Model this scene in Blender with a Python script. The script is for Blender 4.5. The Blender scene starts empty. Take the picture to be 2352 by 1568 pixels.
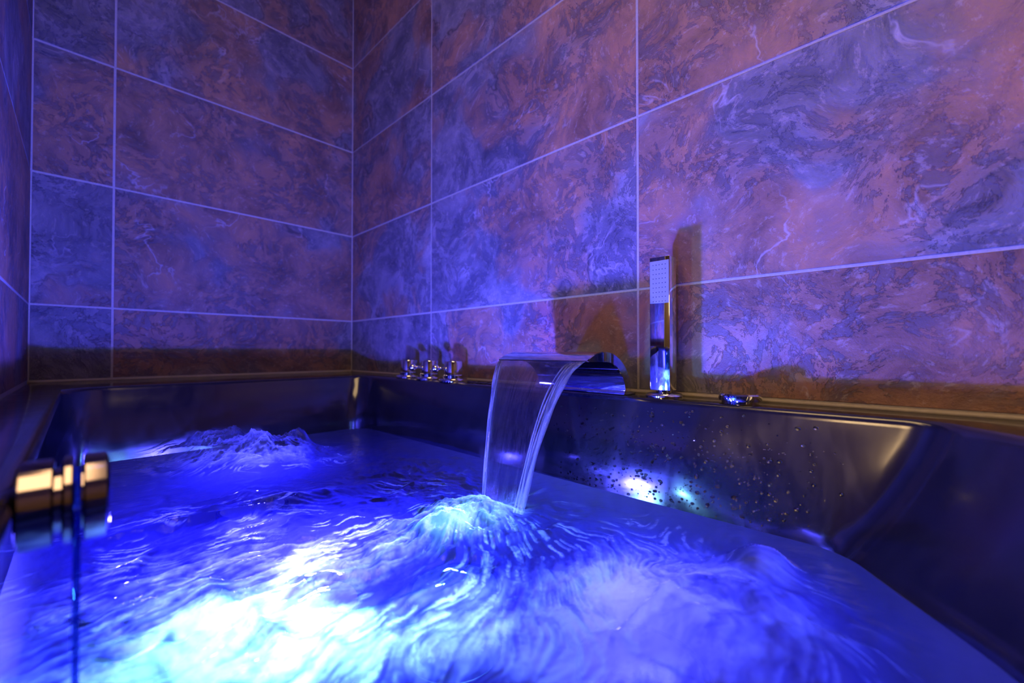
import bpy, bmesh, math, random
import numpy as np
from mathutils import Vector, Matrix

# ------------------------------------------------------------------ camera, world, light
scene = bpy.context.scene
C = scene.collection
RIM = 0.55                      # tub rim height above the floor
EYE = RIM + 0.07                # lens height
WATER = EYE - 0.215             # still water level
YAW = math.radians(46.24)

cam_d = bpy.data.cameras.new('camera')
cam = bpy.data.objects.new('camera', cam_d)
C.objects.link(cam)
cam.location = (0, 0, EYE)
cam.rotation_euler = (math.radians(90.7), 0, -YAW)
cam_d.sensor_width = 36
cam_d.lens = 950.0 / 2352 * 36
cam_d.shift_y = 12 / 2352
cam_d.clip_start = 0.01
cam_d.dof.use_dof = True
cam_d.dof.focus_distance = 0.62
cam_d.dof.aperture_fstop = 3.4
scene.camera = cam

scene.view_settings.view_transform = 'Standard'
scene.view_settings.look = 'None'
scene.view_settings.gamma = 1
scene.view_settings.use_curve_mapping = False
scene.view_settings.exposure = 0.0

world = bpy.data.worlds.new('world')
scene.world = world
world.use_nodes = True
world.node_tree.nodes['Background'].inputs[0].default_value = (1.0, 0.72, 0.5, 1)
world.node_tree.nodes['Background'].inputs[1].default_value = 0.0

try:
    scene.cycles.use_denoising = True
    scene.cycles.max_bounces = 6
    scene.cycles.diffuse_bounces = 2
    scene.cycles.glossy_bounces = 3
    scene.cycles.transmission_bounces = 6
    scene.cycles.transparent_max_bounces = 10
    scene.cycles.use_adaptive_sampling = True
    scene.cycles.adaptive_threshold = 0.08
    scene.cycles.adaptive_min_samples = 16
    scene.cycles.sample_clamp_indirect = 6.0
    scene.cycles.caustics_reflective = False
    scene.cycles.caustics_refractive = False
except Exception:
    pass

BLUE = (0.092, 0.078, 1.0)      # violet-blue colour therapy lamp
CYAN = (0.24, 0.68, 1.0)        # added cool white lamps that whiten the foam
WARM = (1.0, 0.66, 0.30)        # room lamp
P_BLUE = 94.0
P_CYAN = 8.0
P_FAR = 12.0
P_WARM = 6.0
P_WALL = 16.0

# ------------------------------------------------------------------ helpers
def mesh_obj(name, me, mat, parent=None):
    o = bpy.data.objects.new(name, me)
    C.objects.link(o)
    if mat is not None and not me.materials:
        me.materials.append(mat)
    if parent is not None:
        o.parent = parent
    return o

def from_bm(name, bm, mat, parent=None, smooth=False, angle=None):
    bmesh.ops.recalc_face_normals(bm, faces=bm.faces[:])
    me = bpy.data.meshes.new(name)
    bm.to_mesh(me); bm.free()
    if smooth:
        for p in me.polygons: p.use_smooth = True
        if angle is not None:
            me.set_sharp_from_angle(angle=math.radians(angle))
    return mesh_obj(name, me, mat, parent)

def empty(name, loc):
    o = bpy.data.objects.new(name, None)
    o.empty_display_size = 0.02
    C.objects.link(o); o.location = loc
    return o

def tag(o, label=None, cat=None, group=None, kind=None):
    if label: o['label'] = label
    if cat: o['category'] = cat
    if group: o['group'] = group
    if kind: o['kind'] = kind
    return o

def box_bm(a, b, bevel=0.0, seg=2, bm=None):
    bm = bm or bmesh.new()
    m = Matrix.Translation([(a[i] + b[i]) / 2 for i in range(3)]) @ Matrix.Diagonal([b[i] - a[i] for i in range(3)] + [1])
    r = bmesh.ops.create_cube(bm, size=1, matrix=m)
    if bevel:
        es = list({e for v in r['verts'] for e in v.link_edges})
        bmesh.ops.bevel(bm, geom=es, offset=bevel, segments=seg, profile=0.5, affect='EDGES')
    return bm

def lathe_bm(prof, n=48, axis='Z', bm=None, center=(0, 0, 0), caps=True):
    """prof: list of (radius, height)"""
    bm = bm or bmesh.new()
    rings = []
    def put(r, a, h):
        c, s = r * math.cos(a), r * math.sin(a)
        p = (c, s, h) if axis == 'Z' else (h, c, s)
        return bm.verts.new((p[0] + center[0], p[1] + center[1], p[2] + center[2]))
    for r, h in prof:
        if r < 1e-6:
            rings.append([put(0, 0, h)])
        else:
            rings.append([put(r, 2 * math.pi * i / n, h) for i in range(n)])
    for A, B in zip(rings, rings[1:]):
        for i in range(n):
            j = (i + 1) % n
            if len(A) == 1 and len(B) == 1: continue
            if len(A) == 1: bm.faces.new((A[0], B[i], B[j]))
            elif len(B) == 1: bm.faces.new((A[i], A[j], B[0]))
            else: bm.faces.new((A[i], A[j], B[j], B[i]))
    if caps and len(rings[0]) > 1: bm.faces.new(rings[0])
    if caps and len(rings[-1]) > 1: bm.faces.new(rings[-1])
    return bm

# ------------------------------------------------------------------ materials
def new_mat(name):
    m = bpy.data.materials.new(name); m.use_nodes = True
    nt = m.node_tree; nt.nodes.clear()
    return m, nt

class NB:
    def __init__(s, nt): s.nt = nt
    def n(s, t, **kw):
        nd = s.nt.nodes.new(t)
        for k, v in kw.items():
            if k.startswith('i_'):
                key = k[2:].replace('_', ' ')
                s.set(nd.inputs[int(key)] if key.isdigit() else nd.inputs[key], v)
            else: setattr(nd, k, v)
        return nd
    def set(s, sock, v):
        if isinstance(v, bpy.types.NodeSocket): s.nt.links.new(v, sock)
        elif isinstance(v, bpy.types.Node): s.nt.links.new(v.outputs[0], sock)
        else: sock.default_value = v
    def math(s, op, a, b=None, clamp=False):
        nd = s.n('ShaderNodeMath', operation=op, use_clamp=clamp)
        s.set(nd.inputs[0], a)
        if b is not None: s.set(nd.inputs[1], b)
        return nd.outputs[0]
    def vmath(s, op, a, b=None, scale=None):
        nd = s.n('ShaderNodeVectorMath', operation=op)
        s.set(nd.inputs[0], a)
        if b is not None: s.set(nd.inputs[1], b)
        if scale is not None: s.set(nd.inputs['Scale'], scale)
        return nd.outputs[0]
    def noise(s, vec, scale, detail=4, rough=0.55, dist=0.0, out=0):
        nd = s.n('ShaderNodeTexNoise')
        s.set(nd.inputs['Vector'], vec)
        nd.inputs['Scale'].default_value = scale; nd.inputs['Detail'].default_value = detail
        nd.inputs['Roughness'].default_value = rough; nd.inputs['Distortion'].default_value = dist
        return nd.outputs[out]
    def ramp(s, fac, stops, interp='LINEAR'):
        nd = s.n('ShaderNodeValToRGB'); cr = nd.color_ramp; cr.interpolation = interp
        while len(cr.elements) < len(stops): cr.elements.new(0.5)
        for e, (p, c) in zip(cr.elements, stops):
            e.position = p; e.color = (c, c, c, 1) if isinstance(c, (int, float)) else (*c, 1)
        s.set(nd.inputs[0], fac)
        return nd.outputs[0]
    def mix(s, fac, a, b, blend='MIX'):
        nd = s.n('ShaderNodeMix', data_type='RGBA', blend_type=blend)
        s.set(nd.inputs[0], fac)
        s.set(nd.inputs[6], a if not isinstance(a, tuple) else (*a, 1))
        s.set(nd.inputs[7], b if not isinstance(b, tuple) else (*b, 1))
        return nd.outputs[2]
    def mshader(s, fac, a, b):
        nd = s.n('ShaderNodeMixShader'); s.set(nd.inputs[0], fac)
        s.nt.links.new(a.outputs[0], nd.inputs[1]); s.nt.links.new(b.outputs[0], nd.inputs[2])
        return nd
    def out(s, sh):
        o = s.n('ShaderNodeOutputMaterial'); s.nt.links.new(sh.outputs[0], o.inputs[0])

def simple(name, col, rough=0.5, metal=0.0, coat=0.0, noise=None, spec=0.5):
    m, nt = new_mat(name); b = NB(nt)
    p = b.n('ShaderNodeBsdfPrincipled')
    p.inputs['Metallic'].default_value = metal
    p.inputs['Coat Weight'].default_value = coat
    p.inputs['Specular IOR Level'].default_value = spec
    geo = b.n('ShaderNodeNewGeometry')
    sc, amt = noise or (40, 0.06)
    f = b.noise(geo.outputs['Position'], sc, 4)
    b.set(p.inputs['Base Color'], b.mix(f, tuple(c * (1 - amt * 2) for c in col), tuple(min(1, c * (1 + amt * 2)) for c in col)))
    b.set(p.inputs['Roughness'], b.math('ADD', b.math('MULTIPLY', f, rough * 0.4), rough * 0.8))
    b.out(p)
    return m

def tile_material():
    m, nt = new_mat('slate_tile'); b = NB(nt)
    geo = b.n('ShaderNodeNewGeometry')
    oi = b.n('ShaderNodeObjectInfo')
    sep = b.n('ShaderNodeSeparateColor'); b.set(sep.inputs[0], oi.outputs['Color'])
    bias, seed, dark = sep.outputs[0], sep.outputs[1], sep.outputs[2]
    cmb = b.n('ShaderNodeCombineXYZ')
    b.set(cmb.inputs[0], b.math('MULTIPLY', seed, 37.0)); b.set(cmb.inputs[1], b.math('MULTIPLY', seed, 91.0)); b.set(cmb.inputs[2], b.math('MULTIPLY', seed, 53.0))
    pos = b.vmath('ADD', geo.outputs['Position'], cmb.outputs[0])
    w = b.vmath('SUBTRACT', b.noise(pos, 5, 2, 0.6, out=1), (0.5, 0.5, 0.5))
    pw = b.vmath('ADD', pos, b.vmath('SCALE', w, scale=0.17))
    w2 = b.vmath('SUBTRACT', b.noise(pw, 26, 3, 0.65, out=1), (0.5, 0.5, 0.5))
    pw2 = b.vmath('ADD', pw, b.vmath('SCALE', w2, scale=0.016))
    # plates of slate against plates of rust
    region = b.math('ADD', b.noise(pw, 3.4, 5, 0.52, 0.0), b.math('SUBTRACT', bias, 0.5))
    isrust = b.ramp(region, [(0.455, 0.0), (0.50, 0.62), (0.56, 1.0)])
    flow = b.noise(pw2, 9, 8, 0.68, 0.0)
    slate = b.ramp(flow, [(0.28, (0.040, 0.040, 0.056)), (0.45, (0.120, 0.108, 0.132)), (0.60, (0.205, 0.178, 0.200)), (0.75, (0.33, 0.27, 0.28))])
    flow2 = b.noise(b.vmath('ADD', pw2, (7.3, 1.1, 4.2)), 8, 8, 0.70, 0.0)
    rust = b.ramp(flow2, [(0.27, (0.055, 0.034, 0.036)), (0.41, (0.165, 0.080, 0.058)), (0.52, (0.255, 0.128, 0.088)), (0.63, (0.345, 0.160, 0.085)), (0.76, (0.46, 0.28, 0.19))])
    col = b.mix(isrust, slate, rust)
    # dark crack along the plate edges
    edge = b.ramp(b.math('ABSOLUTE', b.math('SUBTRACT', region, 0.478)), [(0.0, 1.0), (0.010, 0.0)])
    emask = b.ramp(b.noise(pos, 4.1, 2), [(0.50, 0.0), (0.60, 1.0)])
    crack = b.math('MULTIPLY', edge, emask)
    col = b.mix(b.math('MULTIPLY', crack, 0.75), col, (0.025, 0.02, 0.03))
    # lichen-like crumbly speckle
    sp = b.noise(pw, 38, 8, 0.74, 0.0)
    smask = b.ramp(b.noise(pos, 6.0, 3), [(0.38, 0.0), (0.54, 1.0)])
    spk = b.math('MULTIPLY', b.ramp(sp, [(0.505, 0.0), (0.53, 1.0)]), smask)
    col = b.mix(b.math('MULTIPLY', spk, 0.62), col, (0.062, 0.058, 0.085))
    sp2 = b.ramp(b.noise(pw, 75, 4, 0.75), [(0.56, 0.0), (0.66, 1.0)])
    col = b.mix(b.math('MULTIPLY', sp2, 0.35), col, (0.42, 0.33, 0.32))
    # thin pale veins
    vn = b.ramp(b.math('ABSOLUTE', b.math('SUBTRACT', b.noise(pw, 4.3, 5, 0.55, 0.0), 0.5)), [(0.0, 1.0), (0.008, 0.0)])
    vmask = b.ramp(b.noise(pos, 7.7, 3), [(0.52, 0.0), (0.66, 1.0)])
    vein = b.math('MULTIPLY', vn, vmask)
    col = b.mix(b.math('MULTIPLY', vein, 0.55), col, (0.46, 0.40, 0.44))
    col = b.mix(1.0, col, (1.28, 1.30, 1.36), 'MULTIPLY')
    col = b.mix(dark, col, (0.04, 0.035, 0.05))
    p = b.n('ShaderNodeBsdfPrincipled')
    b.set(p.inputs['Base Color'], col)
    fine = b.noise(pos, 260, 3, 0.7)
    b.set(p.inputs['Roughness'], b.math('ADD', 0.36, b.math('MULTIPLY', flow, 0.30)))
    h = b.math('ADD', b.math('MULTIPLY', fine, 0.25), b.math('MULTIPLY', flow, 0.8))
    h = b.math('SUBTRACT', h, b.math('MULTIPLY', spk, 0.18))
    bp = b.n('ShaderNodeBump'); bp.inputs['Strength'].default_value = 0.8; bp.inputs['Distance'].default_value = 0.004
    b.set(bp.inputs['Height'], h)
    b.set(p.inputs['Normal'], bp.outputs[0])
    b.out(p)
    return m

def tub_material():
    m, nt = new_mat('black_acrylic'); b = NB(nt)
    geo = b.n('ShaderNodeNewGeometry')
    p = b.n('ShaderNodeBsdfPrincipled')
    smear = b.noise(b.vmath('MULTIPLY', geo.outputs['Position'], (9, 9, 3)), 3.0, 6, 0.6, 1.0)
    b.set(p.inputs['Base Color'], b.mix(smear, (0.004, 0.004, 0.006), (0.010, 0.010, 0.014)))
    b.set(p.inputs['Roughness'], b.ramp(smear, [(0.35, 0.12), (0.7, 0.22)]))
    p.inputs['Specular IOR Level'].default_value = 0.7
    p.inputs['Coat Weight'].default_value = 0.3; p.inputs['Coat Roughness'].default_value = 0.10
    b.out(p)
    return m

def water_material():
    """choppy aerated water: clear to light, milky, more so where milkiness is added, white where the 'foam' attribute is high"""
    m, nt = new_mat('bath_water'); b = NB(nt)
    geo = b.n('ShaderNodeNewGeometry')
    at = b.n('ShaderNodeAttribute', attribute_name='foam')
    am = b.n('ShaderNodeAttribute', attribute_name='added_milk')
    fine = b.noise(geo.outputs['Position'], 420, 5, 0.7)
    foam = b.math('MULTIPLY', at.outputs['Fac'], b.math('ADD', 0.55, b.math('MULTIPLY', fine, 0.9)), clamp=True)
    bp = b.n('ShaderNodeBump'); bp.inputs['Strength'].default_value = 0.25; bp.inputs['Distance'].default_value = 0.003
    b.set(bp.inputs['Height'], b.noise(geo.outputs['Position'], 130, 4, 0.6))
    tr = b.n('ShaderNodeBsdfTransparent'); tr.inputs[0].default_value = (0.72, 0.76, 1.0, 1)
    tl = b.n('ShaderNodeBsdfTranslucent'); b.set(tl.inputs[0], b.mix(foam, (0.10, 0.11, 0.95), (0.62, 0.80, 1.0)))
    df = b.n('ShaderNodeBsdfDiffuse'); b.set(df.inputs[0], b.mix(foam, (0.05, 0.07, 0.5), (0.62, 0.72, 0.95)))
    milk = b.mshader(0.18, tl, df)
    body = b.mshader(b.math('ADD', b.math('ADD', 0.042, am.outputs['Fac']), b.math('MULTIPLY', foam, 0.125), clamp=True), tr, milk)
    gl = b.n('ShaderNodeBsdfGlossy'); b.set(gl.inputs['Roughness'], b.math('ADD', 0.05, b.math('MULTIPLY', foam, 0.4)))
    b.set(gl.inputs['Normal'], bp.outputs[0])
    fr = b.n('ShaderNodeFresnel'); fr.inputs['IOR'].default_value = 1.33; b.set(fr.inputs['Normal'], bp.outputs[0])
    sh = b.mshader(b.math('MULTIPLY', fr.outputs[0], b.math('SUBTRACT', 1.0, b.math('MULTIPLY', foam, 0.7)), clamp=True), body, gl)
    b.out(sh)
    return m

def clear_water(name, refr=0.35, ior=1.33, tint=(0.97, 0.98, 1.0), milk=0.0):
    m, nt = new_mat(name); b = NB(nt)
    tr = b.n('ShaderNodeBsdfTransparent'); tr.inputs[0].default_value = (*tint, 1)
    gl = b.n('ShaderNodeBsdfGlass'); gl.inputs['IOR'].default_value = ior; gl.inputs['Roughness'].default_value = 0.02
    gl.inputs['Color'].default_value = (*tint, 1)
    geo = b.n('ShaderNodeNewGeometry')
    f = b.noise(geo.outputs['Position'], 60, 3)
    sh = b.mshader(b.math('ADD', refr - 0.05, b.math('MULTIPLY', f, 0.1)), tr, gl)
    if milk:
        tl = b.n('ShaderNodeBsdfTranslucent'); tl.inputs[0].default_value = (0.9, 0.93, 1, 1)
        df = b.n('ShaderNodeBsdfDiffuse'); df.inputs[0].default_value = (0.9, 0.93, 1, 1)
        sh = b.mshader(milk, sh, b.mshader(0.5, tl, df))
    b.out(sh)
    return m

def sheet_material():
    m, nt = new_mat('falling_water'); b = NB(nt)
    geo = b.n('ShaderNodeNewGeometry')
    p = b.vmath('MULTIPLY', geo.outputs['Position'], (0.25, 1.0, 0.06))
    st = b.noise(p, 330, 5, 0.65)
    st2 = b.noise(p, 90, 3, 0.5)
    bp = b.n('ShaderNodeBump'); bp.inputs['Strength'].default_value = 0.6; bp.inputs['Distance'].default_value = 0.002
    b.set(bp.inputs['Height'], b.math('ADD', b.math('MULTIPLY', st, 0.4), st2))
    tr = b.n('ShaderNodeBsdfTransparent'); tr.inputs[0].default_value = (0.97, 0.98, 1, 1)
    gl = b.n('ShaderNodeBsdfGlass'); gl.inputs['IOR'].default_value = 1.33; gl.inputs['Roughness'].default_value = 0.02
    b.set(gl.inputs['Normal'], bp.outputs[0])
    tl = b.n('ShaderNodeBsdfTranslucent'); tl.inputs[0].default_value = (0.85, 0.9, 1, 1)
    gs = b.n('ShaderNodeBsdfGlossy'); gs.inputs['Roughness'].default_value = 0.08; b.set(gs.inputs['Normal'], bp.outputs[0])
    a = b.mshader(0.45, tr, gl)
    added_milk = b.mshader(0.5, tl, gs)
    at = b.n('ShaderNodeAttribute', attribute_name='rope')
    f = b.math('MULTIPLY', b.ramp(st, [(0.44, 0.0), (0.66, 1.0)]), b.math('ADD', 0.012, b.math('MULTIPLY', at.outputs['Fac'], 0.65)))  # milky share painted in to brighten the sheet's edges
    b.out(b.mshader(f, a, added_milk))
    return m

def emission(name, col, strength):
    m, nt = new_mat(name); b = NB(nt)
    e = b.n('ShaderNodeEmission'); e.inputs[0].default_value = (*col, 1); e.inputs[1].default_value = strength
    b.out(e)
    return m

M = {}
M['tile'] = tile_material()
M['grout'] = simple('pale_grout', (0.42, 0.38, 0.36), 0.85, noise=(300, 0.15))
M['tub'] = tub_material()
M['tub_floor'] = simple('matte_black', (0.02, 0.02, 0.025), 0.75)  # matte area below the water line, added to suppress lamp reflections
M['led_body'] = simple('black_lamp_housing', (0.002, 0.002, 0.003), 0.8, spec=0.0)
M['water'] = water_material()
M['chrome'] = simple('chrome', (0.80, 0.80, 0.82), 0.045, 1.0, noise=(30, 0.02))
M['chrome_dark'] = simple('dark_chrome', (0.45, 0.44, 0.45), 0.10, 1.0, noise=(30, 0.02))
M['smoke_chrome'] = simple('smoked_chrome', (0.34, 0.28, 0.30), 0.10, 1.0, noise=(30, 0.02))
M['spray'] = simple('pale_spray_plate', (0.25, 0.25, 0.29), 0.45, 0.0)
M['rubber'] = simple('dark_rubber', (0.015, 0.015, 0.02), 0.6)
M['silicone'] = simple('silicone_bead', (0.34, 0.29, 0.25), 0.5, noise=(120, 0.12))
M['paint'] = simple('warm_plaster', (0.30, 0.22, 0.17), 0.8)
M['floor'] = simple('dark_floor', (0.05, 0.04, 0.04), 0.5)
M['sheet'] = sheet_material()
M['drop'] = clear_water('droplet_water', 0.95)
M['strand'] = clear_water('strand_water', 0.75, milk=0.16)  # milk share added to make the strands look brighter
M['glass'] = clear_water('door_glass', 0.4, 1.45, (0.30, 0.40, 0.62))

# ------------------------------------------------------------------ room shell
XB, YA, XC = 0.669, 1.43, -0.081      # tiled wall faces
ZC = 2.40
X0, Y0 = -1.9, -1.9
TH = 0.012                            # tile thickness in front of the grout bed

def slab(name, a, b, mat, label, cat='wall'):
    o = from_bm(name, box_bm(a, b), mat)
    tag(o, label, cat, kind='structure')
    return o

bed = 0.0005                          # grout lies this far behind the tile face
wall_right = slab('wall_right', (XB + bed, Y0, 0), (XB + 0.12, YA + 0.12, ZC), M['grout'], 'long slate-look tiled wall behind the waterfall spout')
wall_far = slab('wall_far', (X0, YA + bed, 0), (XB + bed, YA + 0.12, ZC), M['grout'], 'tiled wall at the far end of the bathtub')
wall_left = slab('wall_left', (XC - 0.12, 0.44, 0), (XC - bed, YA + bed, ZC), M['grout'], 'dark narrow tiled wall at the left picture edge')
wall_back = slab('wall_back', (X0, Y0 - 0.1, 0), (XB + 0.12, Y0, ZC), M['paint'], 'plain warm plaster wall behind the camera')
wall_side = slab('wall_side', (X0 - 0.1, Y0 - 0.1, 0), (X0, YA + 0.12, ZC), M['paint'], 'plain warm plaster wall across the room')
slab('floor', (X0 - 0.1, Y0 - 0.1, -0.06), (XB + 0.12, YA + 0.12, 0), M['floor'], 'dark bathroom floor under the tub', 'floor')
slab('ceiling', (X0 - 0.1, Y0 - 0.1, ZC), (XB + 0.12, YA + 0.12, ZC + 0.08), M['paint'], 'plain bathroom ceiling overhead', 'ceiling')

G = 0.0042                            # joint width
_tile_cache = {}
def tile_mesh(w, h):
    k = (round(w, 4), round(h, 4))
    if k not in _tile_cache:
        bm = box_bm((-w / 2, 0, -h / 2), (w / 2, 0.006, h / 2))
        es = [e for e in bm.edges if all(v.co.y < 0.001 for v in e.verts)]
        bmesh.ops.bevel(bm, geom=es, offset=0.0006, segments=1, affect='EDGES')
        bmesh.ops.recalc_face_normals(bm, faces=bm.faces[:])
        me = bpy.data.meshes.new('tile'); bm.to_mesh(me); bm.free()
        me.materials.append(M['tile'])
        _tile_cache[k] = me
    return _tile_cache[k]

zj = [EYE + 0.108 + 0.302 * k for k in range(-1, 6)]      # horizontal joints
rng = random.Random(11)
TILE_LOOK = {}                        # (wall, col, row) -> (rust bias, seed, dark)
def lay(wall, key, cols, rows, place):
    for ci, (a, b_) in enumerate(cols):
        for ri, (z0, z1) in enumerate(rows):
            w, h = b_ - a - G, z1 - z0 - G
            if w < 0.01 or h < 0.01: continue
            o = bpy.data.objects.new('tile', tile_mesh(w, h))
            C.objects.link(o); o.parent = wall
            loc, rz = place((a + b_) / 2, (z0 + z1) / 2)
            lift = rng.uniform(-0.0004, 0.0003)
            o.location = loc + (Vector((0, lift, 0)) if rz == 0 else Vector((lift, 0, 0)))
            o.rotation_euler = (0, 0, rz)
            bias, seed, dk = TILE_LOOK.get((key, ci, ri), (rng.uniform(0.44, 0.60), rng.random(), rng.uniform(0.12, 0.34) if key == 'A' else rng.uniform(0, 0.15)))  # far wall tiles coloured darker, standing in for weaker light there
            o.color = (bias, seed, dk, 1)

rows = [(RIM + 0.004, zj[1])] + [(zj[k], min(zj[k + 1], ZC)) for k in range(1, 6)] + [(zj[6], ZC)]
rows = [r for r in rows if r[1] - r[0] > 0.02]
low = [(0.0, 0.275), (0.275, RIM - 0.0)]
yj = [-1.498, -0.886, -0.274, 0.338, 0.950, YA]
colsB = [(max(Y0, a), b_) for a, b_ in zip(yj, yj[1:])]
# right wall: columns counted from the camera end; tiles that show get their own look
TILE_LOOK.update({
    ('B', 2, 0): (0.58, 0.13, 0.05), ('B', 2, 1): (0.55, 0.47, 0.0), ('B', 2, 2): (0.56, 0.77, 0.0), ('B', 2, 3): (0.55, 0.2, 0.0),
    ('B', 3, 0): (0.53, 0.59, 0.0), ('B', 3, 1): (0.45, 0.35, 0.0), ('B', 3, 2): (0.50, 0.91, 0.0), ('B', 3, 3): (0.42, 0.67, 0.0),
    ('B', 4, 0): (0.42, 0.05, 0.0), ('B', 4, 1): (0.52, 0.83, 0.05), ('B', 4, 2): (0.50, 0.25, 0.1), ('B', 4, 3): (0.54, 0.43, 0.1),
})
# faces look towards -x: local -y of the tile is its face
lay(wall_right, 'B', colsB, rows, lambda u, z: (Vector((XB, u, z)), -math.pi / 2))
colsA = [(XC, 0.055), (0.055, XB)]
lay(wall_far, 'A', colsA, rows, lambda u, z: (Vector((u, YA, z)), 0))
colsC = [(0.44, 0.78), (0.78, YA)]
lay(wall_left, 'C', colsC, rows, lambda u, z: (Vector((XC, u, z)), math.pi / 2))

# silicone bead where the tub meets the tiles
def bead(name, p0, p1, r, label):
    bm = bmesh.new()
    d = (Vector(p1) - Vector(p0)); L = d.length
    n = 60; rings = []
    q = Vector((0, 0, 1)).cross(d.normalized())
    rg = random.Random(5)
    for i in range(n + 1):
        c = Vector(p0) + d * (i / n)
        rr = r * (1 + 0.25 * (rg.random() - 0.5))
        rings.append([bm.verts.new(c + q * rr * math.cos(a) + Vector((0, 0, 1)) * rr * math.sin(a)) for a in [k * math.pi / 4 for k in range(8)]])
    for A, B in zip(rings, rings[1:]):
        for k in range(8): bm.faces.new((A[k], A[(k + 1) % 8], B[(k + 1) % 8], B[k]))
    bm.faces.new(rings[0]); bm.faces.new(rings[-1])
    o = from_bm(name, bm, M['silicone'], smooth=True)
    tag(o, label, 'sealant', kind='structure')
bead('trim_1', (XB, -0.3, RIM + 0.001), (XB, YA, RIM + 0.001), 0.0032, 'silicone bead between black tub rim and right tiled wall')
bead('trim_2', (XC, YA, RIM + 0.001), (XB, YA, RIM + 0.001), 0.0032, 'silicone bead between black tub rim and far tiled wall')

# ------------------------------------------------------------------ bathtub
def smooth_closed(pts, n=480, it=0):
    """dense closed polyline through rounded corners given as (x, y, radius)"""
    P = [Vector((p[0], p[1])) for p in pts]; out = []
    N = len(P)
    for i in range(N):
        a, b_, c = P[i - 1], P[i], P[(i + 1) % N]
        r = pts[i][2]
        u, v = (a - b_).normalized(), (c - b_).normalized()
        ang = u.angle(v); t = min(r / math.tan(ang / 2), (a - b_).length * 0.49, (c - b_).length * 0.49)
        r = t * math.tan(ang / 2)
        s, e = b_ + u * t, b_ + v * t
        cen = b_ + (u + v).normalized() * (r / math.sin(ang / 2))
        a0 = math.atan2(s.y - cen.y, s.x - cen.x); a1 = math.atan2(e.y - cen.y, e.x - cen.x)
        da = (a1 - a0 + math.pi) % (2 * math.pi) - math.pi
        for k in range(13): out.append(Vector((cen.x + r * math.cos(a0 + da * k / 12), cen.y + r * math.sin(a0 + da * k / 12))))
    # resample
    L = [0]
    for p, q in zip(out, out[1:] + out[:1]): L.append(L[-1] + (q - p).length)
    res = []; j = 0
    for i in range(n):
        t = L[-1] * i / n
        while L[j + 1] < t: j += 1
        f = (t - L[j]) / max(1e-9, L[j + 1] - L[j])
        res.append(out[j].lerp(out[(j + 1) % len(out)], f))
    return res

CEN = Vector((0.28, 0.55))
def hit(poly, d):
    best = None
    for p, q in zip(poly, poly[1:] + poly[:1]):
        e = q - p; den = d.x * e.y - d.y * e.x
        if abs(den) < 1e-12: continue
        w = p - CEN
        t = (w.x * e.y - w.y * e.x) / den; s = (w.x * d.y - w.y * d.x) / den
        if t > 0 and -1e-6 <= s <= 1 + 1e-6 and (best is None or t > best): best = t
    return CEN + d * best

rim_in = [(0.592, -0.020, 0.040), (0.582, 1.160, 0.050), (-0.022, 1.160, 0.06), (-0.022, -0.05, 0.10), (0.10, -0.165, 0.2), (0.40, -0.150, 0.2)]
wat_in = [(0.566, 0.052, 0.060), (0.562, 1.128, 0.060), (-0.046, 1.128, 0.06), (-0.048, 0.03, 0.12), (0.11, -0.085, 0.2), (0.40, -0.070, 0.2)]
flo_in = [(0.490, 0.16, 0.10), (0.490, 1.02, 0.10), (0.05, 1.02, 0.1), (0.05, 0.12, 0.12), (0.12, 0.06, 0.1), (0.38, 0.06, 0.1)]
rim_poly = smooth_closed(rim_in); wat_poly = smooth_closed(wat_in); flo_poly = smooth_closed(flo_in)
dirs = [(p - CEN).normalized() for p in rim_poly]
R_rim = rim_poly
R_wat = [hit(wat_poly, d) for d in dirs]
R_flo = [hit(flo_poly, d) for d in dirs]
outer = [Vector((XB - 0.001, -0.26)), Vector((XB - 0.001, YA - 0.001)), Vector((XC + 0.001, YA - 0.001)), Vector((XC + 0.001, -0.26))]
R_out = [hit(outer, d) for d in dirs]
FLOOR_Z = WATER - 0.135

def tub():
    bm = bmesh.new()
    def ring(f): return [bm.verts.new(f(i)) for i in range(len(dirs))]
    rings = []
    o3 = lambda i, k, z: ((R_out[i] - dirs[i] * k).x, (R_out[i] - dirs[i] * k).y, z)
    rings.append(ring(lambda i: o3(i, 0, 0.0)))
    rings.append(ring(lambda i: o3(i, 0, RIM - 0.006)))
    rings.append(ring(lambda i: o3(i, 0.002, RIM - 0.001)))
    rings.append(ring(lambda i: o3(i, 0.007, RIM)))
    lip = 0.012
    for k in range(0, 7):
        a = k / 6 * math.radians(82)
        off, dz = lip * (1 - math.sin(a)), -lip * (1 - math.cos(a))
        rings.append(ring(lambda i: (*(R_rim[i] + dirs[i] * off), RIM + dz)))
    z1 = RIM - lip * (1 - math.cos(math.radians(82)))
    def lerp_ring(t, A, B, z):
        rings.append(ring(lambda i: (*A[i].lerp(B[i], t), z)))
    def prof(t, i):
        w = min(1, max(0, (-0.74 - dirs[i].y) / 0.10)); w = w * w * (3 - 2 * w)
        return (1 - (1 - t) ** 2) * (1 - w) + (t * t * 0.35 + t * 0.65) * w
    for k in range(1, 9):
        t = k / 8
        rings.append(ring(lambda i: (*R_rim[i].lerp(R_wat[i], prof(t, i)), z1 + (WATER - z1) * t)))
    for k in range(1, 9):
        t = k / 8
        lerp_ring(1 - math.cos(t * math.pi / 2) if False else t ** 1.8, R_wat, R_flo, WATER + (FLOOR_Z - WATER) * math.sin(t * math.pi / 2))
    for A, B in zip(rings, rings[1:]):
        n = len(A)
        for i in range(n): bm.faces.new((A[i], A[(i + 1) % n], B[(i + 1) % n], B[i]))
    c = bm.verts.new((CEN.x, CEN.y, FLOOR_Z - 0.002))
    A = rings[-1]
    for i in range(len(A)): bm.faces.new((A[i], A[(i + 1) % len(A)], c))
    bm.faces.new(rings[0])
    return bm
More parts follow.
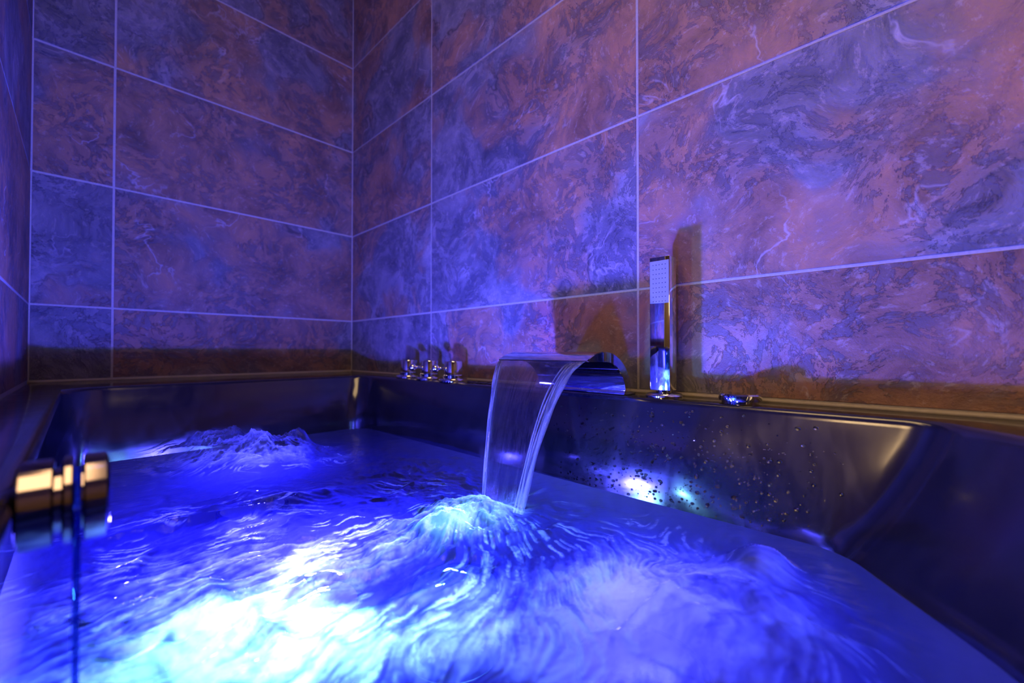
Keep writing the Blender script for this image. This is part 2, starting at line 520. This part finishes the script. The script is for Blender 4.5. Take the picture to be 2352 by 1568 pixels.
bath = empty('bathtub', (CEN.x, CEN.y, 0))
shell = from_bm('tub_shell', tub(), M['tub'], smooth=True, angle=50)
shell.data.materials.append(M['tub_floor'])
for p_ in shell.data.polygons:
    if p_.center.z < WATER - 0.004 and abs(p_.center.x - CEN.x) < 0.34 and p_.center.y < 1.14 and p_.normal.z > -0.5 and (Vector(p_.center[:2]) - CEN).dot(Vector(p_.normal[:2])) <= 1e-6: p_.material_index = 1
shell.parent = bath; shell.matrix_parent_inverse = Matrix.Translation((-CEN.x, -CEN.y, 0))
tag(bath, 'glossy black acrylic whirlpool bathtub filled with churning water', 'bathtub')

# ------------------------------------------------------------------ underwater lamps, most of them added, and room lamp
def add_light(name, kind, loc, col, power, size, parent=None, rot=None, sx=None):
    l = bpy.data.lights.new(name, kind); l.color = col; l.energy = power
    if kind == 'POINT': l.shadow_soft_size = size
    if kind == 'AREA':
        l.shape = 'RECTANGLE' if sx else 'DISK'; l.size = size
        if sx: l.size_y = sx
    o = bpy.data.objects.new(name, l); C.objects.link(o); o.location = loc
    if rot: o.rotation_euler = rot
    if parent is not None: o.parent = parent
    return o

def led(x, y, z, col, power, lens, label, size=0.020, ring_h=0.0705):
    e = empty('underwater_lamp', (x, y, z))
    from_bm('housing', lathe_bm([(0.0, 0.0), (0.013, 0.0), (0.0135, 0.006), (0.011, 0.012), (0.0, 0.012)], 32), M['led_body'], e, smooth=True, angle=40)
    if ring_h: from_bm('baffle_ring', lathe_bm([(0.050, 0.0), (0.056, 0.0), (0.056, ring_h), (0.054, ring_h + 0.001), (0.050, ring_h), (0.050, 0.0)], 40, caps=False), M['led_body'], e, smooth=True, angle=40)  # added baffle, blocks low-angle lamp light from mirroring in the tub wall
    from_bm('lens', lathe_bm([(0.006, 0.0122), (0.005, 0.014), (0.003, 0.0152), (0, 0.0154)], 32), emission('led_lens', col, lens), e, smooth=True)
    add_light('lamp_glow', 'POINT', (0, 0, 0.058), col, power, size, e)
    tag(e, label, 'lamp', 'lamps under the bath water')
    return e
led(0.175, 0.475, FLOOR_Z + 0.002, BLUE, P_BLUE, 8, 'violet-blue lamp in the tub floor under the middle of the water')
led(0.31, 0.39, FLOOR_Z + 0.002, CYAN, P_CYAN * 0.45, 3, 'added cool white lamp in the tub floor under the falling water')  # added lamp, brightens the foam where the fall lands
led(0.09, 0.37, FLOOR_Z + 0.002, CYAN, P_CYAN, 6, 'added cool white lamp in the tub floor under the brightest foam')  # added lamp, turns the foam core cyan-white
led(0.22, 0.86, FLOOR_Z + 0.002, BLUE, P_FAR, 4, 'added violet-blue lamp in the tub floor under the far water hump', 0.02, 0.067)  # added lamp, lights the hump beyond the main lamp's reach
led(0.34, 0.17, FLOOR_Z + 0.002, BLUE, P_FAR * 0.9, 4, 'added violet-blue lamp in the tub floor under the nearest foam', 0.02, 0.075)  # added lamp, lifts the glow of the near foam
led(0.05, 0.64, FLOOR_Z + 0.002, BLUE, P_FAR * 0.6, 4, 'added violet-blue lamp in the tub floor near the left wall', 0.02, 0.070)  # added lamp, brightens the streaks along the left side

cl = empty('ceiling_lamp', (-0.36, -0.08, ZC))
from_bm('lamp_frame', box_bm((-0.42, -0.97, -0.05), (0.42, 0.97, 0.0), 0.008), M['chrome'], cl)
from_bm('diffuser', box_bm((-0.40, -0.95, -0.056), (0.40, 0.95, -0.0505), 0.002), emission('warm_diffuser', WARM, P_WARM), cl)
tag(cl, 'flat rectangular warm ceiling lamp above the bathtub', 'lamp')

wl = empty('wall_lamp', (X0, 0.15, 1.02))
from_bm('back_plate', box_bm((0, -0.09, 0.0), (0.02, 0.09, 0.40), 0.006), M['chrome'], wl)
sh_bm = lathe_bm([(0.155, 0.0), (0.150, 0.40)], 32)
for v in sh_bm.verts: v.co.x = max(0.021, v.co.x * 0.62 + 0.021)
from_bm('lamp_shade', sh_bm, emission('warm_shade', WARM, P_WALL), wl, smooth=True, angle=40)
tag(wl, 'half-round warm glowing wall lamp across the room', 'lamp')

# ------------------------------------------------------------------ water surface
DX = 0.0018
gx = np.arange(-0.062, 0.60, DX); gy = np.arange(-0.17, 1.16, DX)
NX, NY = len(gx), len(gy)
X, Y = np.meshgrid(gx, gy, indexing='ij')
rs = np.random.RandomState(4)

def vnoise(X, Y, freq, seed):
    r = np.random.RandomState(seed); T = r.rand(64, 64)
    u, v = X * freq + 100.3, Y * freq + 57.7
    i, j = np.floor(u).astype(int), np.floor(v).astype(int)
    f, g = u - i, v - j
    f = f * f * f * (f * (f * 6 - 15) + 10); g = g * g * g * (g * (g * 6 - 15) + 10)
    a, b_, c, d = T[i % 64, j % 64], T[(i + 1) % 64, j % 64], T[i % 64, (j + 1) % 64], T[(i + 1) % 64, (j + 1) % 64]
    return (a * (1 - f) + b_ * f) * (1 - g) + (c * (1 - f) + d * f) * g
def fbm(X, Y, freq, seed, o=4, gain=0.5):
    s, a, t = 0, 1, 0
    for k in range(o):
        s = s + a * vnoise(X, Y, freq * 2 ** k, seed + k); t += a; a *= gain
    return s / t
def blob(x, y, sx, sy=None, rot=0, p=1.0):
    sy = sy or sx; c, s = math.cos(math.radians(rot)), math.sin(math.radians(rot))
    dx, dy = X - x, Y - y
    u, v = (dx * c + dy * s) / sx, (-dx * s + dy * c) / sy
    return np.exp(-(u * u + v * v) ** p)
def sstep(a, b_, v):
    t = np.clip((v - a) / (b_ - a), 0, 1); return t * t * (3 - 2 * t)

# flow field: outward from the falling water and the jets, with some curl
SRC = [(0.42, 0.43, 1.0), (0.25, 1.04, 0.8), (0.45, 0.10, 0.5)]
fx = np.zeros_like(X); fy = np.zeros_like(X)
for sx_, sy_, a in SRC:
    r2 = (X - sx_) ** 2 + (Y - sy_) ** 2 + 0.004
    fx += a * (X - sx_) / r2; fy += a * (Y - sy_) / r2
psi = fbm(X, Y, 7, 21, 3)
gxp, gyp = np.gradient(psi, DX)
fx += 0.55 * gyp; fy += -0.55 * gxp
nrm = np.sqrt(fx * fx + fy * fy) + 1e-6
fx /= nrm; fy /= nrm

def lic(src, steps, h=1.0):
    acc = src.copy(); wt = 1.0
    for sgn in (1, -1):
        pi = np.broadcast_to(np.arange(NX)[:, None], (NX, NY)).astype(float).copy()
        pj = np.broadcast_to(np.arange(NY)[None, :], (NX, NY)).astype(float).copy()
        for k in range(steps):
            ii = np.clip(np.rint(pi), 0, NX - 1).astype(int); jj = np.clip(np.rint(pj), 0, NY - 1).astype(int)
            pi += sgn * h * fx[ii, jj]; pj += sgn * h * fy[ii, jj]
            ii = np.clip(np.rint(pi), 0, NX - 1).astype(int); jj = np.clip(np.rint(pj), 0, NY - 1).astype(int)
            acc += src[ii, jj]
    return acc / (1 + 2 * steps)
def norm01(a, lo=2, hi=98):
    l, h = np.percentile(a, [lo, hi]); return np.clip((a - l) / (h - l), 0, 1)
streak = norm01(lic(rs.rand(NX, NY), 7))
streak_c = norm01(lic(vnoise(X, Y, 190, 77), 11))
sparse = (rs.rand(NX, NY) > 0.9925).astype(float)
sparse = np.maximum(sparse, np.maximum(np.roll(sparse, 1, 0), np.roll(sparse, 1, 1)))
threads = np.clip(lic(sparse, 9) * 9, 0, 1.6)

turb = (0.85 * blob(0.30, 0.42, 0.20, 0.16) + 0.8 * blob(0.05, 0.40, 0.16, 0.2) + 0.7 * blob(0.33, 0.14, 0.17, 0.14)
        + 0.55 * blob(0.10, 0.70, 0.16, 0.09) + 0.7 * blob(0.22, 0.98, 0.16, 0.12) + 0.35 * blob(0.40, 0.62, 0.12, 0.12))
turb = np.clip(turb, 0, 1.2)
clump = fbm(X, Y, 22, 31, 4)
clump2 = fbm(X, Y, 55, 41, 3)

foam_mask = (1.05 * blob(0.06, 0.35, 0.12, 0.13) + 1.25 * blob(0.335, 0.40, 0.075, 0.06, 30) + 0.58 * blob(0.20, 0.43, 0.11, 0.07) + 0.9 * blob(0.425, 0.425, 0.03, 0.05) + 0.22 * blob(0.47, 0.30, 0.09, 0.14)
             + 0.62 * blob(0.36, 0.19, 0.13, 0.09) + 0.85 * blob(0.31, 0.10, 0.12, 0.09) + 0.75 * blob(0.22, 0.18, 0.12, 0.09)
             + 0.62 * blob(0.08, 0.68, 0.15, 0.035, -8) + 0.50 * blob(0.06, 0.56, 0.14, 0.06)
             + 1.15 * blob(0.235, 1.01, 0.16, 0.065, -42) + 0.75 * blob(0.21, 0.93, 0.16, 0.05, -42) + 0.45 * blob(0.40, 0.58, 0.06, 0.05)
             + 0.32 * blob(0.36, 0.82, 0.06, 0.05) + 0.25 * blob(0.0, 0.46, 0.1, 0.12) + 0.55 * blob(0.46, 0.105, 0.035, 0.03))
wx, wy = X + 0.03 * (fbm(X, Y, 18, 61, 3) - 0.5), Y + 0.03 * (fbm(X, Y, 18, 67, 3) - 0.5)
cloud = norm01(fbm(wx, wy, 26, 51, 6, 0.62))
pat = 0.30 * streak_c + 0.28 * streak + 0.55 * cloud
foam = np.clip((foam_mask * 1.45 - 0.62) + (pat - 0.62) * (0.45 + 1.1 * np.clip(foam_mask, 0, 1)), 0, 1) * sstep(0.03, 0.25, foam_mask)
foam = np.maximum(foam, 0.85 * np.clip(threads, 0, 1) * sstep(0.10, 0.45, foam_mask + 0.35 * turb) * sstep(0.40, 0.56, clump))  # thin foam threads, also painting in bright caustic lines
soft = blob(0.29, 0.06, 0.16, 0.10) + 0.7 * blob(0.235, 1.02, 0.14, 0.05, -42)
foam = np.clip(foam * (1 - 0.6 * np.clip(soft, 0, 1)) + (0.15 + 0.5 * cloud) * np.clip(soft, 0, 1) * foam_mask, 0, 1)

H = 0.0035 * (fbm(X, Y, 9, 3, 3) - 0.5) + 0.0012 * (fbm(X, Y, 40, 8, 2) - 0.5)
H += turb * (0.013 * (fbm(wx, wy, 20, 12, 5, 0.6) - 0.5) + 0.0028 * (streak_c - 0.5) + 0.0014 * (streak - 0.5)) * (1 - 0.75 * np.clip(soft, 0, 1))
ridge = 1 - np.abs(2 * fbm(X, Y, 12, 91, 3) - 1)
H += 0.006 * turb * (sstep(0.72, 1.0, ridge))
H += 0.017 * blob(0.335, 0.395, 0.080, 0.055, 40, 1.4) * (0.6 + 0.8 * cloud)          # boil under the fall
H -= 0.010 * blob(0.43, 0.43, 0.035, 0.05)
H += 0.040 * blob(0.235, 1.015, 0.15, 0.055, -42, 1.6) * (0.6 + 0.8 * cloud)         # far jet hump
H += 0.016 * blob(0.22, 0.93, 0.13, 0.04, -42) * (0.6 + 0.8 * cloud)
H += 0.022 * blob(0.335, 0.965, 0.02, 0.018) * (0.5 + clump2)
H += 0.020 * blob(0.465, 0.105, 0.032, 0.026, 0, 1.5)                                  # dome at the right
H += 0.026 * blob(0.33, 0.085, 0.10, 0.07, 20, 1.5) * (0.6 + 0.8 * clump)
H += 0.016 * blob(0.13, 0.645, 0.15, 0.018, -6) * (0.5 + clump)
H += 0.012 * blob(0.52, 0.75, 0.09, 0.22)
Z = WATER + H

verts = np.stack([X.ravel(), Y.ravel(), Z.ravel()], 1)
# keep only the cells inside the tub (a little past its inner face)
wp = [CEN + (p - CEN) * 1.03 for p in wat_poly]
def inside(poly, px, py):
    c = np.zeros(px.shape, bool)
    for a, b_ in zip(poly, poly[1:] + poly[:1]):
        cond = (a.y > py) != (b_.y > py)
        with np.errstate(divide='ignore', invalid='ignore'):
            xx = (b_.x - a.x) * (py - a.y) / (b_.y - a.y + 1e-15) + a.x
        c ^= cond & (px < xx)
    return c
keep = inside(wp[::4], X, Y)
idx = np.arange(NX * NY).reshape(NX, NY)
q = np.stack([idx[:-1, :-1], idx[1:, :-1], idx[1:, 1:], idx[:-1, 1:]], -1)
kq = keep[:-1, :-1] & keep[1:, :-1] & keep[1:, 1:] & keep[:-1, 1:]
q = q[kq]
used = np.zeros(NX * NY, bool); used[q.ravel()] = True
remap = np.cumsum(used) - 1
q = remap[q]; verts = verts[used]; fo = foam.ravel()[used]
me = bpy.data.meshes.new('bath_water')
me.vertices.add(len(verts)); me.vertices.foreach_set('co', verts.astype(np.float32).ravel())
me.loops.add(q.size); me.loops.foreach_set('vertex_index', q.astype(np.int32).ravel())
me.polygons.add(len(q)); me.polygons.foreach_set('loop_start', np.arange(0, q.size, 4, dtype=np.int32))
me.polygons.foreach_set('loop_total', np.full(len(q), 4, dtype=np.int32))
me.polygons.foreach_set('use_smooth', np.ones(len(q), bool))
me.update(calc_edges=True)
added_milk = np.zeros_like(X)
for (ax, ay, ar, aa) in [(0.13, 0.30, 0.05, 0.6), (0.06, 0.25, 0.035, 0.5), (0.21, 0.266, 0.05, 0.35), (0.23, 0.116, 0.03, 0.3), (0.15, 0.59, 0.03, 0.25)]:  # milky patches added to hide the lamp fixtures from view
    added_milk += aa * blob(ax, ay, ar, None, 0, 1.5) * (0.6 + 0.6 * cloud)
added_milk += 0.07 * np.maximum(sstep(0.34, 0.48, X), sstep(0.60, 0.80, Y))  # extra milkiness standing in for blue glow at the right and far end
added_milk = np.clip(added_milk, 0, 0.85)
at = me.attributes.new('added_milk', 'FLOAT', 'POINT'); at.data.foreach_set('value', added_milk.ravel()[used].astype(np.float32))
at = me.attributes.new('foam', 'FLOAT', 'POINT'); at.data.foreach_set('value', fo.astype(np.float32))
water = mesh_obj('bath_water', me, M['water'])
tag(water, 'churning blue-lit bath water with white foam streaks', 'water', kind='stuff')

def water_z(x, y):
    i = int(np.clip(round((x - gx[0]) / DX), 0, NX - 1)); j = int(np.clip(round((y - gy[0]) / DX), 0, NY - 1))
    return float(Z[i, j])

# ------------------------------------------------------------------ waterfall spout
SY0, SY1 = 0.331, 0.512
def spout():
    root = empty('waterfall_spout', (0.62, (SY0 + SY1) / 2, RIM))
    ox, oy = 0.62, (SY0 + SY1) / 2
    outp, inn = [], []
    for k in range(15):                      # rising back
        a = math.pi / 2 * k / 14
        outp.append((0.632 - 0.085 * (1 - math.cos(a)), 0.070 * math.sin(a)))
        inn.append((0.6110 - 0.060 * (1 - math.cos(a)), 0.0545 * math.sin(a)))
    for k in range(1, 9):                    # lip running out and down a little
        t = k / 8
        outp.append((0.547 - 0.046 * t, 0.070 - 0.013 * t * t))
        inn.append((0.5510 - 0.0500 * t, 0.0545 + 0.0010 * t * t))
    bm = bmesh.new()
    prof = outp + inn[::-1]
    ny = 13; rings = []
    for i in range(ny):
        y = SY0 + (SY1 - SY0) * i / (ny - 1) - oy
        rings.append([bm.verts.new((x - ox, y, z)) for x, z in prof])
    n = len(prof)
    for A, B in zip(rings, rings[1:]):
        for k in range(n): bm.faces.new((A[k], A[(k + 1) % n], B[(k + 1) % n], B[k]))
    m_ = len(outp)
    for R in (rings[0], rings[-1]):
        for k in range(m_ - 1):
            bm.faces.new((R[k], R[k + 1], R[n - 2 - k], R[n - 1 - k]))
    es = [e for e in bm.edges if len(e.link_faces) == 2 and e.link_faces[0].normal.length >= 0 and abs(e.verts[0].co.y - e.verts[1].co.y) < 1e-6 and (abs(e.verts[0].co.y - (SY0 - oy)) < 1e-5 or abs(e.verts[0].co.y - (SY1 - oy)) < 1e-5) and any(len(f.verts) == 4 and abs(f.calc_center_median().y - e.verts[0].co.y) > 1e-4 for f in e.link_faces)]
    bmesh.ops.bevel(bm, geom=es, offset=0.0008, segments=2, affect='EDGES')
    from_bm('arched_body', bm, M['chrome'], root, smooth=True, angle=35)
    # foot plate under the arch
    from_bm('foot_plate', box_bm((0.602 - ox, SY0 - 0.004 - oy, 0), (0.640 - ox, SY1 + 0.004 - oy, 0.004), 0.0015), M['chrome'], root)
    tag(root, 'wide chrome arched waterfall spout pouring water into the tub', 'faucet')
    return root
spout()

# falling sheet of water
def fall():
    bm = bmesh.new()
    ns, nt_ = 60, 150
    z0 = RIM + 0.0565; zl = WATER - 0.010
    rg = np.random.RandomState(3)
    ph = [(rg.uniform(0, 6.28), f_, 14.0 / f_) for f_ in (17, 26, 35, 47, 58, 71, 83, 97, 110)]
    def pt(s, t, side):
        # s: 0 at lip .. 1 at the water, t: 0 right edge .. 1 left edge
        y_r = 0.3345 + 0.056 * s ** 0.9; y_l = 0.5085 - 0.040 * s ** 1.3
        y = y_r + (y_l - y_r) * t
        x = 0.5035 - 0.072 * s - 0.006 * s * s - 0.006 * s * math.sin(math.pi * t)
        z = z0 + (zl - z0) * (0.14 * s + 0.86 * s * s)
        edge = math.exp(-(t / 0.075) ** 2) * 1.25 + math.exp(-((1 - t) / 0.045) ** 2)
        th = 0.0009 + 0.0042 * edge * min(1, s * 6 + 0.15) * (1 - 0.3 * s)
        rip = sum(a * math.sin(f * t * 1.0 + p + 1.5 * s) for p, f, a in ph) * 0.00036 * min(1, 0.15 + 1.6 * s) * (1 + 0.4 * edge)
        return Vector((x - side * (th / 2 + rip * side * 0.6) , y, z + 0.0))
    v_rope = {}
    for side in (1, -1):
        g = [[bm.verts.new(pt(i / ns, j / nt_, side)) for j in range(nt_ + 1)] for i in range(ns + 1)]
        for i in range(ns + 1):
            for j in range(nt_ + 1):
                t = j / nt_
                v_rope[g[i][j]] = min(1, math.exp(-(t / 0.16) ** 2) * 0.9 + math.exp(-((1 - t) / 0.06) ** 2) + 0.30 * (i / ns) ** 2)
        for i in range(ns):
            for j in range(nt_): bm.faces.new((g[i][j], g[i + 1][j], g[i + 1][j + 1], g[i][j + 1]))
        if side == 1: G1 = g
        else: G2 = g
    for i in range(ns):
        bm.faces.new((G1[i][0], G1[i + 1][0], G2[i + 1][0], G2[i][0])); bm.faces.new((G1[i][-1], G1[i + 1][-1], G2[i + 1][-1], G2[i][-1]))
    for j in range(nt_):
        bm.faces.new((G1[0][j], G1[0][j + 1], G2[0][j + 1], G2[0][j])); bm.faces.new((G1[-1][j], G1[-1][j + 1], G2[-1][j + 1], G2[-1][j]))
    rope = [v_rope[v] for v in bm.verts]
    o = from_bm('falling_water', bm, M['sheet'], smooth=True, angle=80)
    at = o.data.attributes.new('rope', 'FLOAT', 'POINT'); at.data.foreach_set('value', rope)
    rg = random.Random(2)
    for t0, r0, r1 in [(0.0, 0.0036, 0.0030), (0.030, 0.0026, 0.0018), (0.062, 0.0020, 0.0014), (0.095, 0.0013, 0.0012), (0.135, 0.0010, 0.0012), (0.985, 0.0022, 0.0020), (0.955, 0.0012, 0.0012), (1.0, 0.0026, 0.0018)]:
        bm = bmesh.new(); prev = None; N = 60; f1 = rg.uniform(5, 12); p1 = rg.uniform(0, 6)
        for i in range(N + 1):
            s_ = 0.015 + 0.985 * i / N
            tt = t0 + 0.010 * math.sin(f1 * s_ + p1) * s_
            c = (pt(s_, tt, 1) + pt(s_, tt, -1)) / 2
            rad = (r0 + (r1 - r0) * s_) * (1 + 0.18 * math.sin(23 * s_ + p1)) * min(1, 0.35 + 4 * s_)
            n2 = Vector((-(0.4 + s_), 0, 0.35)).normalized() if False else Vector((1, 0, 0))
            ring = [bm.verts.new(c + Vector((math.cos(a) * rad, math.sin(a) * rad * 1.15, 0))) for a in [k * math.pi / 6 for k in range(12)]]
            if prev:
                for k in range(12): bm.faces.new((prev[k], prev[(k + 1) % 12], ring[(k + 1) % 12], ring[k]))
            else: bm.faces.new(ring)
            prev = ring
        bm.faces.new(prev)
        from_bm('water_strand', bm, M['strand'], o, smooth=True)
    tag(o, 'clear curved sheet of water falling from the chrome spout', 'water')
fall()

# ------------------------------------------------------------------ hand shower
def hand_shower():
    px, py = 0.627, 0.274
    r = empty('hand_shower', (px, py, RIM))
    from_bm('base_ring', lathe_bm([(0, 0), (0.027, 0), (0.0275, 0.003), (0.025, 0.006), (0.017, 0.0075), (0.0, 0.0075)], 48), M['chrome'], r, smooth=True, angle=40)
    from_bm('collar', lathe_bm([(0, 0.0075), (0.012, 0.0075), (0.012, 0.011), (0, 0.011)], 32), M['chrome_dark'], r, smooth=True, angle=40)
    hw, dp, top = 0.0158, 0.0145, 0.2155
    body = box_bm((-dp, -hw, 0.011), (dp, hw, top))
    es = [e for e in body.edges if abs(e.verts[0].co.z - e.verts[1].co.z) > 0.05 and e.verts[0].co.x > 0]
    bmesh.ops.bevel(body, geom=es, offset=0.006, segments=4, profile=0.5, affect='EDGES')
    es = [e for e in body.edges if e.calc_face_angle(0) > 0.6]
    bmesh.ops.bevel(body, geom=es, offset=0.0009, segments=2, profile=0.5, affect='EDGES')
    from_bm('handle', body, M['chrome'], r, smooth=True, angle=35)
    pl = from_bm('spray_plate', box_bm((-dp - 0.0011, -hw + 0.0008, top - 0.071), (-dp + 0.0005, hw - 0.0008, top - 0.006), 0.0004, 1), M['spray'], r)
    pl['label'] = 'pale dotted spray plate'
    nz = lathe_bm([(0.00062, 0.0), (0.00055, 0.0008), (0.0, 0.0009)], 8)
    me = bpy.data.meshes.new('nozzle'); nz.to_mesh(me); nz.free(); me.materials.append(M['rubber'])
    for i in range(5):
        for j in range(9):
            o = bpy.data.objects.new('nozzle', me); C.objects.link(o); o.parent = pl
            o.location = (-dp - 0.0009, (i - 2) * 0.0048, top - 0.0125 - j * 0.0070); o.rotation_euler = (0, -math.pi / 2, 0)
    r.rotation_euler = (0, 0, 0)
    tag(r, 'tall slim square chrome hand shower standing in its rim holder', 'hand shower')
hand_shower()

# ------------------------------------------------------------------ control knobs
def knob(x, y, label, lever, name):
    r = empty(name, (x, y, RIM))
    from_bm('escutcheon', lathe_bm([(0, 0), (0.034, 0), (0.0345, 0.003), (0.033, 0.006), (0.026, 0.008), (0, 0.008)], 48), M['chrome'], r, smooth=True, angle=40)
    from_bm('skirt', lathe_bm([(0, 0.008), (0.0235, 0.008), (0.0235, 0.014), (0.022, 0.0155), (0, 0.0155)], 48), M['chrome'], r, smooth=True, angle=40)
    from_bm('knob_body', lathe_bm([(0, 0.0155), (0.0215, 0.0155), (0.0215, 0.046), (0.0205, 0.0475), (0, 0.048)], 48), M['chrome'], r, smooth=True, angle=40)
    if lever:
        bm = lathe_bm([(0, 0), (0.0035, 0), (0.0035, 0.012), (0.006, 0.014), (0.0085, 0.018), (0.0092, 0.022), (0.008, 0.027), (0.0045, 0.0305), (0, 0.031)], 24)
        a = math.radians(lever)
        rot = Matrix.Rotation(a, 4, 'Z') @ Matrix.Rotation(math.pi / 2, 4, 'Y')
        bmesh.ops.transform(bm, verts=bm.verts[:], matrix=Matrix.Translation((math.cos(a) * 0.020, math.sin(a) * 0.020, 0.031)) @ rot)
        from_bm('lever_ball', bm, M['chrome'], r, smooth=True, angle=60)
    else:
        bm = lathe_bm([(0, 0), (0.003, 0), (0.003, 0.0015), (0, 0.002)], 16)
        a = math.radians(-120)
        rot = Matrix.Rotation(a, 4, 'Z') @ Matrix.Rotation(math.pi / 2, 4, 'Y')
        bmesh.ops.transform(bm, verts=bm.verts[:], matrix=Matrix.Translation((math.cos(a) * 0.0212, math.sin(a) * 0.0212, 0.028)) @ rot)
        from_bm('marker_dot', bm, M['rubber'], r, smooth=True)
    tag(r, label, 'tap', 'chrome controls on the tub rim')
knob(0.621, 0.985, 'plain round chrome control knob, farthest from the spout', None, 'control_knob')
knob(0.619, 0.885, 'chrome control knob with ball lever, middle of the three', 150, 'control_knob')
knob(0.617, 0.785, 'chrome control knob with ball lever, nearest the spout', 150, 'control_knob')

# air control disc
def puck():
    r = empty('air_control', (0.622, 0.166, RIM))
    from_bm('base_ring', lathe_bm([(0, 0), (0.0225, 0), (0.0225, 0.004), (0, 0.004)], 48), M['chrome_dark'], r, smooth=True, angle=40)
    from_bm('cap', lathe_bm([(0, 0.004), (0.0255, 0.004), (0.0262, 0.006), (0.0262, 0.0115), (0.0245, 0.0135), (0, 0.0142)], 56), M['chrome'], r, smooth=True, angle=40)
    tag(r, 'low round chrome disc button on the tub rim', 'control button')
puck()

# ------------------------------------------------------------------ glass flap with knob at the left
def glass_door():
    gy0 = 0.300
    r = empty('glass_door', (0, gy0, WATER))
    t = 0.0022
    gz0, gz1 = 0.006, EYE - 0.078 - WATER
    from_bm('glass_pane', box_bm((-0.0017, 0, gz0), (0.0011, 0.11, gz1), 0.0006, 1), M['glass'], r)
    ky, kz = 0.047, EYE - 0.084 - WATER
    def part(name, prof, mat=M['smoke_chrome']):
        from_bm(name, lathe_bm(prof, 56, 'X', center=(0, ky, kz)), mat, r, smooth=True, angle=40)
    R = 0.0245
    part('knob', [(0, 0.0013), (0.018, 0.0013), (0.018, 0.0020), (R - 0.001, 0.0020), (R, 0.0028), (R, 0.0110), (R - 0.003, 0.0126), (R - 0.008, 0.0130), (0, 0.0132)])
    part('washer', [(0, -0.0019), (R - 0.001, -0.0019), (R, -0.0026), (R, -0.0052), (R - 0.002, -0.0062), (0, -0.0062)])
    part('knob', [(0, -0.0062), (0.018, -0.0062), (0.018, -0.0092), (R - 0.002, -0.0092), (R - 0.0005, -0.0100), (R - 0.0005, -0.0215), (R - 0.003, -0.0230), (0, -0.0235)])
    tag(r, 'edge-on clear glass door with round chrome knob at left', 'glass door')
glass_door()

# ------------------------------------------------------------------ water drops on the tub wall and rim
def drops():
    bm = bmesh.new(); rg = random.Random(8)
    base = bmesh.new(); bmesh.ops.create_icosphere(base, subdivisions=2, radius=1)
    bv = [v.co.copy() for v in base.verts]; bf = [[v.index for v in f.verts] for f in base.faces]; base.free()
    def add(c, r, nrm, stretch=1.0):
        rot = Vector((0, 0, 1)).rotation_difference(nrm).to_matrix()
        vs = [bm.verts.new(Vector(c) + rot @ Vector((p.x * r, p.y * r * stretch, p.z * r * 0.55))) for p in bv]
        for f in bf: bm.faces.new([vs[k] for k in f])
    z1 = RIM - 0.0105
    xs_r, xs_w = 0.5885, 0.5655
    for _ in range(950):
        y = 0.05 + 0.40 * rg.betavariate(1.7, 1.5); t = rg.betavariate(1.5, 1.1)
        if t > 0.98: continue
        dy_ = (Vector((0.585, y)) - CEN).normalized().y
        w_ = min(1, max(0, (-0.74 - dy_) / 0.10)); w_ = w_ * w_ * (3 - 2 * w_)
        tt = (1 - (1 - t) ** 2) * (1 - w_) + (t * t * 0.35 + t * 0.65) * w_
        x0 = 0.591 - 0.0085 * (y + 0.02) ; x1 = 0.566 - 0.0037 * (y - 0.05)
        x = x0 + (x1 - x0) * tt; z = z1 + (WATER - z1) * t
        r = 0.0005 + 0.0019 * rg.random() ** 3
        add((x, y, z), r, Vector((-0.98, 0, 0.17)).normalized(), 1 + 0.6 * rg.random() ** 2)
    o = from_bm('wall_droplets', bm, M['drop'], smooth=True)
    tag(o, 'water droplets clinging to the inner tub wall under the hand shower', 'droplets', kind='stuff')
    bm = bmesh.new()
    for _ in range(150):
        y = rg.uniform(0.53, 0.74); x = rg.uniform(0.603, 0.632)
        add((x, y, RIM + 0.0004), 0.0018 + 0.0036 * rg.random() ** 2, Vector((0, 0, 1)), 1 + rg.random())
    o = from_bm('rim_droplets', bm, M['drop'], smooth=True)
    tag(o, 'glinting water droplets on the tub rim beside the spout', 'droplets', kind='stuff')
drops()
